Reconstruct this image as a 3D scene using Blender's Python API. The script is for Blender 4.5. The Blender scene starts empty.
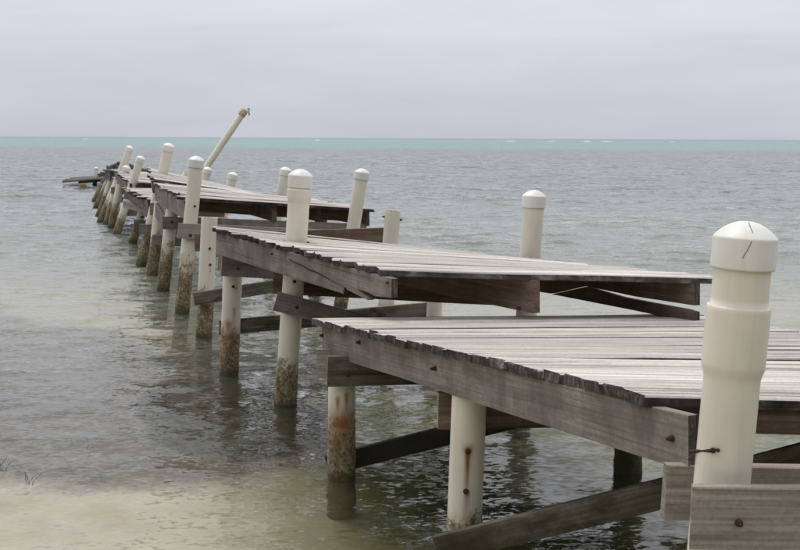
import bpy, math, random
import numpy as np
from mathutils import Vector, Matrix, noise as mnoise

random.seed(7)
rng = np.random.default_rng(7)
sc = bpy.context.scene
COL = sc.collection

# ------------------------------------------------------------------ camera
EYE = Vector((0.0, 0.0, 2.10))          # eye height above the calm water level
PITCH, ROLL = math.radians(7.10), math.radians(0.27)
FPX = 1100.0                            # focal length in widths/800
cd = bpy.data.cameras.new('camera')
cam = bpy.data.objects.new('camera', cd)
COL.objects.link(cam)
cd.sensor_width = 36.0
cd.lens = 36.0 * FPX / 800.0
cd.clip_start, cd.clip_end = 0.1, 20000.0
CAM_R = Matrix.Rotation(math.pi / 2 - PITCH, 3, 'X') @ Matrix.Rotation(ROLL, 3, 'Z')
cam.matrix_world = Matrix.Translation(EYE) @ CAM_R.to_4x4()
sc.camera = cam
cd.dof.use_dof = True
cd.dof.focus_distance = 6.5
cd.dof.aperture_fstop = 11.0

# ------------------------------------------------------------------ sky, sun, exposure
SUN_EL, SUN_AZ = math.radians(66), math.radians(-35)     # azimuth measured from +Y towards +X: light from high up over the sea, a little to the left
world = bpy.data.worlds.new('World')
sc.world = world
world.use_nodes = True
wn = world.node_tree
for n in list(wn.nodes):
    wn.nodes.remove(n)


def N(tree, typ, **kw):
    n = tree.nodes.new(typ)
    for k, v in kw.items():
        if k == 'inp':
            for a, b in v.items():
                n.inputs[a].default_value = b
        else:
            setattr(n, k, v)
    return n


def ramp(tree, stops, interp='LINEAR'):
    r = N(tree, 'ShaderNodeValToRGB')
    e = r.color_ramp.elements
    r.color_ramp.interpolation = interp
    while len(e) < len(stops):
        e.new(0.5)
    for i, (p, c) in enumerate(stops):
        e[i].position = p
        if isinstance(c, (int, float)):
            c = (c, c, c)
        e[i].color = (*c[:3], 1.0)
    return r


sky = N(wn, 'ShaderNodeTexSky', sky_type='NISHITA', sun_disc=False, sun_elevation=SUN_EL, sun_rotation=SUN_AZ,
        air_density=1.0, dust_density=2.0, ozone_density=1.0)
tc = N(wn, 'ShaderNodeTexCoord')
sep = N(wn, 'ShaderNodeSeparateXYZ')
wn.links.new(tc.outputs['Generated'], sep.inputs[0])
# overcast layer: a cloud deck that brightens a little from the horizon to the zenith, with soft uneven cloud bases
grad = ramp(wn, [(0.0, (5.7, 6.05, 6.85)), (0.06, (6.3, 6.6, 7.35)), (0.16, (8.1, 8.25, 8.85)), (0.5, (10.6, 10.7, 11.0)), (1.0, (12.5, 12.5, 12.5))])
wn.links.new(sep.outputs['Z'], grad.inputs[0])
cm = N(wn, 'ShaderNodeMapping', inp={'Scale': (1.6, 1.6, 9.0)})
wn.links.new(tc.outputs['Generated'], cm.inputs[0])
cn = N(wn, 'ShaderNodeTexNoise', inp={'Scale': 2.6, 'Detail': 6.0, 'Roughness': 0.55, 'Distortion': 0.4})
wn.links.new(cm.outputs[0], cn.inputs['Vector'])
cr = ramp(wn, [(0.3, 0.935), (0.7, 1.05)])
wn.links.new(cn.outputs['Fac'], cr.inputs[0])
cmul = N(wn, 'ShaderNodeMixRGB', blend_type='MULTIPLY', inp={'Fac': 1.0})
wn.links.new(grad.outputs[0], cmul.inputs[1])
wn.links.new(cr.outputs[0], cmul.inputs[2])
mixs = N(wn, 'ShaderNodeMixRGB', inp={'Fac': 0.93})
wn.links.new(sky.outputs[0], mixs.inputs[1])
wn.links.new(cmul.outputs[0], mixs.inputs[2])
bg = N(wn, 'ShaderNodeBackground', inp={'Strength': 0.10})
wn.links.new(mixs.outputs[0], bg.inputs['Color'])
wo = N(wn, 'ShaderNodeOutputWorld')
wn.links.new(bg.outputs[0], wo.inputs['Surface'])

sd = bpy.data.lights.new('sun', 'SUN')
sd.energy, sd.angle, sd.color = 1.5, math.radians(22), (1.0, 0.965, 0.91)
sun = bpy.data.objects.new('sun', sd)
COL.objects.link(sun)
to_sun = Vector((math.sin(SUN_AZ) * math.cos(SUN_EL), math.cos(SUN_AZ) * math.cos(SUN_EL), math.sin(SUN_EL)))
sun.rotation_euler = to_sun.to_track_quat('Z', 'Y').to_euler()
sun.location = (-10, 5, 20)

sc.view_settings.view_transform = 'Standard'
sc.view_settings.look = 'None'
sc.view_settings.exposure = 0.0
sc.view_settings.gamma = 1.0
sc.view_settings.use_curve_mapping = False
sc.cycles.use_denoising = True
sc.cycles.max_bounces = 8
sc.cycles.transparent_max_bounces = 12
sc.cycles.caustics_reflective = False
sc.cycles.caustics_refractive = False


# ------------------------------------------------------------------ helpers
def sight(u, v, dist):
    """point at forward distance `dist` (world Y) along the sight line of image pixel (u, v) in an 800 x 550 frame"""
    d = CAM_R @ Vector(((u - 400.0) / FPX, -(v - 275.0) / FPX, -1.0))
    return EYE + d * (dist / d.y)


WORLD_M = {}


def link(o, parent=None, M=None):
    COL.objects.link(o)
    M = M or Matrix.Identity(4)
    WORLD_M[o] = M
    if parent is not None:
        o.parent = parent
        o.matrix_basis = WORLD_M[parent].inverted() @ M
    else:
        o.matrix_basis = M
    return o


def thing(name, label, cat, loc, group=None):
    o = bpy.data.objects.new(name, None)
    o.empty_display_size = 0.1
    link(o, None, Matrix.Translation(loc))
    o['label'], o['category'] = label, cat
    if group:
        o['group'] = group
    return o


def mesh_obj(name, verts, faces, mats, parent=None, M=None, midx=None, smooth=False):
    me = bpy.data.meshes.new(name)
    me.from_pydata([tuple(v) for v in verts], [], faces)
    for m in (mats if isinstance(mats, (list, tuple)) else [mats]):
        me.materials.append(m)
    if midx is not None:
        me.polygons.foreach_set('material_index', midx)
    if smooth:
        me.polygons.foreach_set('use_smooth', [True] * len(me.polygons))
    me.update()
    return link(bpy.data.objects.new(name, me), parent, M)


def frame(p0, p1, up=Vector((0, 0, 1))):
    """rigid frame at p0: X to p1, Z as near `up` as it gets"""
    x = (p1 - p0).normalized()
    y = up.cross(x).normalized()
    z = x.cross(y)
    M = Matrix((x, y, z)).transposed().to_4x4()
    M.translation = p0
    return M


# ------------------------------------------------------------------ materials
def new_mat(name):
    m = bpy.data.materials.new(name)
    m.use_nodes = True
    t = m.node_tree
    for n in list(t.nodes):
        t.nodes.remove(n)
    out = N(t, 'ShaderNodeOutputMaterial')
    return m, t, out


def mixc(t, fac, a, b, mode='MIX'):
    n = N(t, 'ShaderNodeMixRGB', blend_type=mode)
    for s, x in ((0, fac), (1, a), (2, b)):
        if isinstance(x, (int, float)):
            n.inputs[s].default_value = x if s == 0 else (x, x, x, 1)
        elif isinstance(x, tuple):
            n.inputs[s].default_value = (*x, 1)
        else:
            t.links.new(x, n.inputs[s])
    return n.outputs[0]


def math_n(t, op, a, b=None, clamp=False):
    n = N(t, 'ShaderNodeMath', operation=op, use_clamp=clamp)
    for i, x in enumerate((a, b)):
        if x is None:
            continue
        if isinstance(x, (int, float)):
            n.inputs[i].default_value = x
        else:
            t.links.new(x, n.inputs[i])
    return n.outputs[0]


def wood(name, dark, mid, light, stain=0.5, crack=0.6, blotch=(0.08, 0.07, 0.065), rough=0.85, bump=0.5, rnd=0.25, wet=False, gs=(0.9, 24, 24), vert=0.0, ring=0.6):
    m, t, out = new_mat(name)
    tcn = N(t, 'ShaderNodeTexCoord')
    oi = N(t, 'ShaderNodeObjectInfo')
    off = N(t, 'ShaderNodeVectorMath', operation='SCALE')
    comb = N(t, 'ShaderNodeCombineXYZ', inp={'X': 37.0, 'Y': 91.0, 'Z': 53.0})
    t.links.new(comb.outputs[0], off.inputs[0])
    t.links.new(oi.outputs['Random'], off.inputs['Scale'])
    add = N(t, 'ShaderNodeVectorMath', operation='ADD')
    t.links.new(tcn.outputs['Object'], add.inputs[0])
    t.links.new(off.outputs[0], add.inputs[1])

    def nz(scl, scale, detail, r=0.6, dist=0.0):
        mp = N(t, 'ShaderNodeMapping', inp={'Scale': scl})
        t.links.new(add.outputs[0], mp.inputs[0])
        n = N(t, 'ShaderNodeTexNoise', inp={'Scale': scale, 'Detail': detail, 'Roughness': r, 'Distortion': dist})
        t.links.new(mp.outputs[0], n.inputs['Vector'])
        return n.outputs['Fac']
    grain = nz(gs, 1.0, 7.0, 0.65, 0.5)
    fine = nz((3.0, 130, 130), 1.0, 4.0, 0.6)
    blot = nz((1.0, 1.6, 1.6), 4.5, 6.0, 0.65, 0.3)
    ck = nz((0.55, 42, 42), 1.0, 3.0, 0.55, 0.8)
    r1 = ramp(t, [(0.30, dark), (0.50, mid), (0.72, light)])
    t.links.new(grain, r1.inputs[0])
    rf = ramp(t, [(0.25, 0.72), (0.7, 1.12)])
    t.links.new(fine, rf.inputs[0])
    c = mixc(t, 1.0, r1.outputs[0], rf.outputs[0], 'MULTIPLY')
    mw = N(t, 'ShaderNodeMapping', inp={'Scale': (0.35, 5.0, 5.0)})
    t.links.new(add.outputs[0], mw.inputs[0])
    wv = N(t, 'ShaderNodeTexWave', wave_type='BANDS', bands_direction='Z', inp={'Scale': 2.6, 'Distortion': 7.0, 'Detail': 3.0, 'Detail Scale': 1.3, 'Detail Roughness': 0.6})
    t.links.new(mw.outputs[0], wv.inputs['Vector'])
    rw_ = ramp(t, [(0.0, 0.80), (0.35, 1.02), (1.0, 1.06)])
    t.links.new(wv.outputs['Fac'], rw_.inputs[0])
    c = mixc(t, ring, c, rw_.outputs[0], 'MULTIPLY')
    grit = nz((1, 1, 1), 70.0, 6.0, 0.75)
    rgt = ramp(t, [(0.30, 0.66), (0.52, 1.0), (0.75, 1.18)])
    t.links.new(grit, rgt.inputs[0])
    c = mixc(t, 0.8, c, rgt.outputs[0], 'MULTIPLY')
    rb = ramp(t, [(0.46, 0.0), (0.68, stain)])
    t.links.new(blot, rb.inputs[0])
    c = mixc(t, rb.outputs[0], c, blotch)
    if vert:                                          # run marks down the face
        vs = nz((6.0, 3, 1.6), 1.0, 8.0, 0.7, 0.6)
        rv = ramp(t, [(0.40, 0.0), (0.66, vert)])
        t.links.new(vs, rv.inputs[0])
        c = mixc(t, rv.outputs[0], c, blotch)
    rc = ramp(t, [(0.335, crack), (0.385, 0.0)])
    t.links.new(ck, rc.inputs[0])
    c = mixc(t, rc.outputs[0], c, (dark[0] * 0.30, dark[1] * 0.28, dark[2] * 0.27))
    rr = N(t, 'ShaderNodeMapRange', inp={'From Min': 0.0, 'From Max': 1.0, 'To Min': 1.0 - rnd, 'To Max': 1.0 + rnd * 0.6})
    t.links.new(oi.outputs['Random'], rr.inputs['Value'])
    c = mixc(t, 1.0, c, rr.outputs[0], 'MULTIPLY')
    if wet:                                           # weed and slime that grow near the water line
        geo = N(t, 'ShaderNodeNewGeometry')
        sp = N(t, 'ShaderNodeSeparateXYZ')
        t.links.new(geo.outputs['Position'], sp.inputs[0])
        zz = math_n(t, 'ADD', sp.outputs['Z'], math_n(t, 'MULTIPLY', blot, -0.5))
        rw = ramp(t, [(0.0, 0.9), (0.22, 0.0)])
        t.links.new(zz, rw.inputs[0])
        c = mixc(t, rw.outputs[0], c, (0.035, 0.032, 0.018))
    b = N(t, 'ShaderNodeBsdfPrincipled', inp={'Roughness': rough, 'Specular IOR Level': 0.25})
    t.links.new(c, b.inputs['Base Color'])
    hs = math_n(t, 'ADD', math_n(t, 'MULTIPLY', grain, 0.6), math_n(t, 'MULTIPLY', fine, 0.3))
    hs = math_n(t, 'SUBTRACT', hs, math_n(t, 'MULTIPLY', rc.outputs[0], 0.5))
    bp = N(t, 'ShaderNodeBump', inp={'Strength': bump, 'Distance': 0.006})
    t.links.new(hs, bp.inputs['Height'])
    t.links.new(bp.outputs[0], b.inputs['Normal'])
    t.links.new(b.outputs[0], out.inputs['Surface'])
    return m


W_PLANK = wood('weathered_plank', (0.26, 0.232, 0.22), (0.56, 0.52, 0.488), (0.76, 0.725, 0.69), stain=0.25, crack=0.85,
               blotch=(0.33, 0.29, 0.27), rnd=0.24, ring=0.35)
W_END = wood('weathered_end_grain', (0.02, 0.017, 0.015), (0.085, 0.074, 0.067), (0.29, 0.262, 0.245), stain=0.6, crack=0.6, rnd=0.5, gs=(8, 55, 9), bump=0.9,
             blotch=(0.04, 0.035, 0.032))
W_FASCIA = wood('grey_beam', (0.215, 0.185, 0.168), (0.285, 0.25, 0.23), (0.355, 0.32, 0.30), stain=0.7, crack=0.4,
                blotch=(0.125, 0.102, 0.092), bump=0.45, rnd=0.12, vert=0.7, gs=(1.6, 15, 15))
W_BROWN = wood('brown_beam', (0.10, 0.066, 0.047), (0.185, 0.125, 0.092), (0.29, 0.215, 0.17), stain=0.4, crack=0.3,
               blotch=(0.075, 0.055, 0.045), bump=0.3, rnd=0.2, vert=0.5)
W_BOARD = wood('cleaner_board', (0.20, 0.172, 0.15), (0.31, 0.27, 0.24), (0.40, 0.36, 0.33), stain=0.25, crack=0.25,
               blotch=(0.2, 0.15, 0.12), bump=0.25, rnd=0.1)
W_WET = wood('algae_brace', (0.085, 0.072, 0.058), (0.16, 0.14, 0.115), (0.26, 0.235, 0.20), stain=0.95, crack=0.4,
             blotch=(0.045, 0.042, 0.03), rough=0.7, wet=True)
W_ROT = wood('rotten_plank', (0.075, 0.065, 0.058), (0.15, 0.13, 0.115), (0.26, 0.235, 0.215), stain=0.5, crack=0.7)


def pvc(name, base, white=False):
    m, t, out = new_mat(name)
    tcn = N(t, 'ShaderNodeTexCoord')
    oi = N(t, 'ShaderNodeObjectInfo')
    off = N(t, 'ShaderNodeVectorMath', operation='SCALE')
    comb = N(t, 'ShaderNodeCombineXYZ', inp={'X': 17.0, 'Y': 31.0, 'Z': 0.0})
    t.links.new(comb.outputs[0], off.inputs[0])
    t.links.new(oi.outputs['Random'], off.inputs['Scale'])
    add = N(t, 'ShaderNodeVectorMath', operation='ADD')
    t.links.new(tcn.outputs['Object'], add.inputs[0])
    t.links.new(off.outputs[0], add.inputs[1])

    def nz(scl, scale, detail, r=0.6):
        mp = N(t, 'ShaderNodeMapping', inp={'Scale': scl})
        t.links.new(add.outputs[0], mp.inputs[0])
        n = N(t, 'ShaderNodeTexNoise', inp={'Scale': scale, 'Detail': detail, 'Roughness': r})
        t.links.new(mp.outputs[0], n.inputs['Vector'])
        return n.outputs['Fac']
    soft = nz((1, 1, 0.6), 5.0, 5.0)
    rs = ramp(t, [(0.3, 0.90), (0.7, 1.04)])
    t.links.new(soft, rs.inputs[0])
    c = mixc(t, 1.0, base, rs.outputs[0], 'MULTIPLY')
    streak = nz((26, 26, 0.8), 1.0, 4.0)
    rst = ramp(t, [(0.55, 0.0), (0.8, 0.22)])
    t.links.new(streak, rst.inputs[0])
    c = mixc(t, rst.outputs[0], c, (0.42, 0.36, 0.24))
    b = N(t, 'ShaderNodeBsdfPrincipled', inp={'Roughness': 0.42, 'Specular IOR Level': 0.4})
    if not white:
        sp = N(t, 'ShaderNodeSeparateXYZ')
        t.links.new(tcn.outputs['Object'], sp.inputs[0])
        n1 = nz((1, 1, 0.7), 9.0, 8.0, 0.7)
        n2 = nz((1, 1, 1), 42.0, 5.0, 0.7)
        n3 = nz((1, 1, 0.35), 13.0, 6.0, 0.7)
        # yellow-brown stain, then dark crust of barnacles and weed, both thickest at the water line; growth reached `lvl`
        at = N(t, 'ShaderNodeAttribute', attribute_name='growth', attribute_type='GEOMETRY')
        z = at.outputs['Fac']
        zy = math_n(t, 'ADD', z, math_n(t, 'MULTIPLY', math_n(t, 'SUBTRACT', n3, 0.5), 1.3))
        ry = ramp(t, [(0.10, 0.85), (0.62, 0.6), (0.95, 0.0)])
        t.links.new(zy, ry.inputs[0])
        c = mixc(t, ry.outputs[0], c, (0.34, 0.23, 0.085))
        zd = math_n(t, 'ADD', z, math_n(t, 'MULTIPLY', math_n(t, 'SUBTRACT', n1, 0.5), 1.5))
        zd = math_n(t, 'ADD', zd, math_n(t, 'MULTIPLY', math_n(t, 'SUBTRACT', n2, 0.5), 0.9))
        rd = ramp(t, [(0.48, 0.95), (0.66, 0.78), (0.80, 0.0)])
        t.links.new(zd, rd.inputs[0])
        crust = ramp(t, [(0.34, (0.05, 0.041, 0.026)), (0.45, (0.17, 0.138, 0.082)), (0.56, (0.29, 0.245, 0.165)), (0.68, (0.47, 0.43, 0.34))])
        t.links.new(n2, crust.inputs[0])
        cr2 = ramp(t, [(0.36, (0.45, 0.42, 0.36)), (0.6, (1.1, 1.05, 1.0))])
        t.links.new(n3, cr2.inputs[0])
        c = mixc(t, rd.outputs[0], c, mixc(t, 1.0, crust.outputs[0], cr2.outputs[0], 'MULTIPLY'))
        # green-black weed right at the water, silt and algae below it
        zg = math_n(t, 'ADD', z, math_n(t, 'MULTIPLY', math_n(t, 'SUBTRACT', n1, 0.5), 0.5))
        rg = ramp(t, [(0.03, 0.92), (0.2, 0.0)])
        t.links.new(zg, rg.inputs[0])
        c = mixc(t, rg.outputs[0], c, (0.05, 0.048, 0.022))
        rs2 = ramp(t, [(0.44, 1.0), (0.50, 0.0)])
        t.links.new(math_n(t, 'ADD', z, 0.5), rs2.inputs[0])
        c = mixc(t, rs2.outputs[0], c, (0.17, 0.17, 0.10))
        # sparse black specks higher up
        rk = ramp(t, [(0.70, 0.0), (0.74, 0.7)])
        t.links.new(n2, rk.inputs[0])
        rkz = ramp(t, [(0.7, 1.0), (1.0, 0.0)])
        t.links.new(z, rkz.inputs[0])
        c = mixc(t, math_n(t, 'MULTIPLY', rk.outputs[0], rkz.outputs[0]), c, (0.06, 0.05, 0.04))
        # rust runs below the bolts
        ar = N(t, 'ShaderNodeAttribute', attribute_name='rust', attribute_type='GEOMETRY')
        c = mixc(t, math_n(t, 'MULTIPLY', ar.outputs['Fac'], math_n(t, 'ADD', n1, 0.35), True), c, (0.22, 0.085, 0.02))
        ak = N(t, 'ShaderNodeAttribute', attribute_name='grime', attribute_type='GEOMETRY')
        gk = ramp(t, [(0.58, 0.0), (0.72, 0.9)])
        nn_ = math_n(t, 'ADD', math_n(t, 'MULTIPLY', n2, 1.9), math_n(t, 'SUBTRACT', math_n(t, 'MULTIPLY', n1, 1.3), 1.12))
        t.links.new(math_n(t, 'MULTIPLY', ak.outputs['Fac'], nn_), gk.inputs[0])
        c = mixc(t, gk.outputs[0], c, (0.055, 0.045, 0.035))
        rr = mixc(t, rd.outputs[0], (0.42, 0.42, 0.42), (0.85, 0.85, 0.85))
        t.links.new(rr, b.inputs['Roughness'])
        bp = N(t, 'ShaderNodeBump', inp={'Strength': 0.6, 'Distance': 0.012})
        t.links.new(math_n(t, 'MULTIPLY', rd.outputs[0], n2), bp.inputs['Height'])
        t.links.new(bp.outputs[0], b.inputs['Normal'])
    t.links.new(c, b.inputs['Base Color'])
    t.links.new(b.outputs[0], out.inputs['Surface'])
    return m


PIPE = pvc('cream_pipe', (0.715, 0.665, 0.575))
CAPM = pvc('white_cap', (0.735, 0.72, 0.69), white=True)


def plain(name, cols, scale=30.0, rough=0.8, metallic=0.0):
    m, t, out = new_mat(name)
    tcn = N(t, 'ShaderNodeTexCoord')
    n = N(t, 'ShaderNodeTexNoise', inp={'Scale': scale, 'Detail': 5.0, 'Roughness': 0.65})
    t.links.new(tcn.outputs['Object'], n.inputs['Vector'])
    r = ramp(t, [(0.3, cols[0]), (0.7, cols[1])])
    t.links.new(n.outputs['Fac'], r.inputs[0])
    b = N(t, 'ShaderNodeBsdfPrincipled', inp={'Roughness': rough, 'Metallic': metallic})
    t.links.new(r.outputs[0], b.inputs['Base Color'])
    bp = N(t, 'ShaderNodeBump', inp={'Strength': 0.4, 'Distance': 0.004})
    t.links.new(n.outputs['Fac'], bp.inputs['Height'])
    t.links.new(bp.outputs[0], b.inputs['Normal'])
    t.links.new(b.outputs[0], out.inputs['Surface'])
    return m


CRACKM = plain('hairline_grime', ((0.10, 0.085, 0.06), (0.16, 0.13, 0.10)), 40.0, 0.9)
RUST = plain('rusty_iron', ((0.02, 0.012, 0.008), (0.075, 0.035, 0.018)), 60.0, 0.85)
INNER = plain('stained_pipe_rim', ((0.30, 0.20, 0.12), (0.62, 0.55, 0.45)), 40.0, 0.7)
SPONGE = plain('ochre_growth', ((0.09, 0.055, 0.018), (0.25, 0.16, 0.05)), 14.0, 0.9)
WEED = plain('brown_weed', ((0.05, 0.035, 0.015), (0.14, 0.10, 0.04)), 30.0, 0.9)
FOAM = plain('white_surf', ((0.7, 0.72, 0.72), (0.86, 0.87, 0.87)), 0.4, 0.9)


# ------------------------------------------------------------------ value noise (numpy) for sea and sea bed
def vnoise(x, y, seed=0):
    xi, yi = np.floor(x).astype(np.int64), np.floor(y).astype(np.int64)
    xf, yf = x - xi, y - yi

    def h(a, b):
        n = (a * 374761393 + b * 668265263 + seed * 144665) & 0x7fffffff
        n = ((n ^ (n >> 13)) * 1274126177) & 0x7fffffff
        return ((n ^ (n >> 16)) & 0xffff) / 65535.0
    u, v = xf * xf * (3 - 2 * xf), yf * yf * (3 - 2 * yf)
    return (h(xi, yi) * (1 - u) + h(xi + 1, yi) * u) * (1 - v) + (h(xi, yi + 1) * (1 - u) + h(xi + 1, yi + 1) * u) * v


def fbm(x, y, seed=0, octs=5):
    s, a, tot = 0.0, 0.5, 0.0
    for k in range(octs):
        s = s + a * vnoise(x * 2 ** k, y * 2 ** k, seed + 11 * k)
        tot += a
        a *= 0.55
    return s / tot


def grid_mesh(name, X, Y, Z, mat):
    r, c = X.shape
    me = bpy.data.meshes.new(name)
    me.vertices.add(r * c)
    co = np.stack([X, Y, Z], -1).astype(np.float32).ravel()
    me.vertices.foreach_set('co', co)
    i = np.arange(r * c).reshape(r, c)
    q = np.stack([i[:-1, :-1], i[:-1, 1:], i[1:, 1:], i[1:, :-1]], -1).reshape(-1, 4)
    n = len(q)
    me.loops.add(n * 4)
    me.polygons.add(n)
    me.loops.foreach_set('vertex_index', q.ravel().astype(np.int32))
    me.polygons.foreach_set('loop_start', np.arange(0, n * 4, 4, dtype=np.int32))
    me.polygons.foreach_set('use_smooth', np.ones(n, dtype=bool))
    me.update(calc_edges=True)
    me.materials.append(mat)
    return me


def seabed_depth(y):
    return 0.13 + 0.030 * np.clip(y - 3.0, 0, 20) + 0.012 * np.clip(y - 23.0, 0, 200) + 0.058 * np.clip(y - 3.0, -14, 0)


# ------------------------------------------------------------------ sea bed
def build_seabed():
    m, t, out = new_mat('sand_and_seagrass')
    geo = N(t, 'ShaderNodeNewGeometry')
    at = N(t, 'ShaderNodeAttribute', attribute_name='grass', attribute_type='GEOMETRY')
    n1 = N(t, 'ShaderNodeTexNoise', inp={'Scale': 3.0, 'Detail': 6.0, 'Roughness': 0.65})
    n2 = N(t, 'ShaderNodeTexNoise', inp={'Scale': 16.0, 'Detail': 5.0, 'Roughness': 0.7})
    for n in (n1, n2):
        t.links.new(geo.outputs['Position'], n.inputs['Vector'])
    sand = ramp(t, [(0.3, (0.60, 0.545, 0.42)), (0.7, (0.76, 0.71, 0.585))])
    t.links.new(n1.outputs['Fac'], sand.inputs[0])
    weed = ramp(t, [(0.35, (0.10, 0.085, 0.078)), (0.55, (0.20, 0.178, 0.168)), (0.72, (0.36, 0.325, 0.29))])
    t.links.new(n2.outputs['Fac'], weed.inputs[0])
    al = N(t, 'ShaderNodeAttribute', attribute_name='pier_shade_tint', attribute_type='GEOMETRY')
    pier_shade_tint = mixc(t, math_n(t, 'MULTIPLY', al.outputs['Fac'], math_n(t, 'ADD', n1.outputs['Fac'], 0.45), True), sand.outputs[0], (0.13, 0.138, 0.056))
    f = math_n(t, 'ADD', at.outputs['Fac'], math_n(t, 'MULTIPLY', math_n(t, 'SUBTRACT', n2.outputs['Fac'], 0.5), 0.5))
    rf = ramp(t, [(0.36, 0.0), (0.62, 1.0)])
    t.links.new(f, rf.inputs[0])
    c = mixc(t, rf.outputs[0], pier_shade_tint, weed.outputs[0])
    rk = ramp(t, [(0.84, 0.0), (1.0, 0.95)])
    t.links.new(math_n(t, 'MULTIPLY', f, 0.9), rk.inputs[0])
    c = mixc(t, rk.outputs[0], c, (0.028, 0.023, 0.013))
    b = N(t, 'ShaderNodeBsdfPrincipled', inp={'Roughness': 0.95, 'Specular IOR Level': 0.1})
    t.links.new(c, b.inputs['Base Color'])
    t.links.new(b.outputs[0], out.inputs['Surface'])
    xs = np.concatenate([np.linspace(-90, -9, 50)[:-1], np.linspace(-9, 8, 240), np.linspace(8, 90, 50)[1:]])
    ys = np.concatenate([np.linspace(-70, -8, 20)[:-1], np.linspace(-8, 3, 30)[:-1], np.linspace(3, 20, 240), np.geomspace(20, 140, 60)[1:]])
    X, Y = np.meshgrid(xs, ys)
    Z = -seabed_depth(Y) + 0.05 * (fbm(X * 0.8, Y * 0.8, 3) - 0.5)
    # where seagrass grows: one bed to the left of the pier with a tongue of weed under it, sand at the beach and in a pale lane
    g = np.full_like(X, -0.30)
    XB, YB = X, Y
    kk = EYE.z / (EYE.z + np.clip(-Z, 0, 3))             # bottom features placed by image pixels at the surface: carry them down the sight line
    X, Y = X * kk, Y * kk

    def blob(cx, cy, rx, ry, a, rot=0.0):
        dx, dy = X - cx, Y - cy
        c_, s_ = math.cos(rot), math.sin(rot)
        e = ((dx * c_ + dy * s_) / rx) ** 2 + ((-dx * s_ + dy * c_) / ry) ** 2
        return a * np.exp(-e * e)
    wv = 0.9 * (fbm(X * 0.9, Y * 1.1, 61) - 0.5)
    lower = 6.42 + 0.5 * np.clip(X + 1.3, 0, 3) + 0.5 * wv
    upper = np.minimum(10.7 + 0.95 * (-2.0 - X), 15.5) + wv
    right = -0.42 - 0.03 * (Y - 7.0) + 0.6 * wv
    bed = np.minimum(np.minimum((Y - lower) / 0.45, (upper - Y) / 0.8), (right - X) / 0.35)
    g = np.maximum(g, np.clip(0.42 + 0.4 * bed, -0.3, 0.74))
    g = np.maximum(g, blob(-1.35, 8.3, 0.8, 1.6, 1.75, 0.3))
    g = np.maximum(g, blob(-0.9, 10.2, 1.9, 0.7, 1.65))
    g = np.maximum(g, blob(-0.2, 9.2, 1.2, 0.35, 1.15))
    g = np.maximum(g, np.clip((Y - 15.5) / 6.0, -0.3, 0.5) + 0.0 * X)
    g = g + 0.35 * (fbm(X * 0.55, Y * 0.8, 21) - 0.5) + 0.45 * (fbm(X * 2.2, Y * 2.8, 5) - 0.5)
    # olive tint round the piles, with the jetty's shade and reflection painted in
    pier_shade_tint = np.clip(0.5 + (X + 0.62 * (Y - 6.0) * 0.6 + 0.75) / 1.3, 0, 1) * np.clip((12.2 - Y) / 2.0, 0, 1)
    pier_shade_tint = np.clip(pier_shade_tint + 0.5 * (fbm(X * 0.9, Y * 1.2, 77) - 0.5) * (pier_shade_tint > 0.02), 0, 1)
    me = grid_mesh('seabed', XB, YB, Z, m)
    a = me.attributes.new('grass', 'FLOAT', 'POINT')
    a.data.foreach_set('value', g.astype(np.float32).ravel())
    me.attributes.new('pier_shade_tint', 'FLOAT', 'POINT').data.foreach_set('value', pier_shade_tint.astype(np.float32).ravel())
    o = link(bpy.data.objects.new('seabed', me))
    o['kind'] = 'structure'


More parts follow.
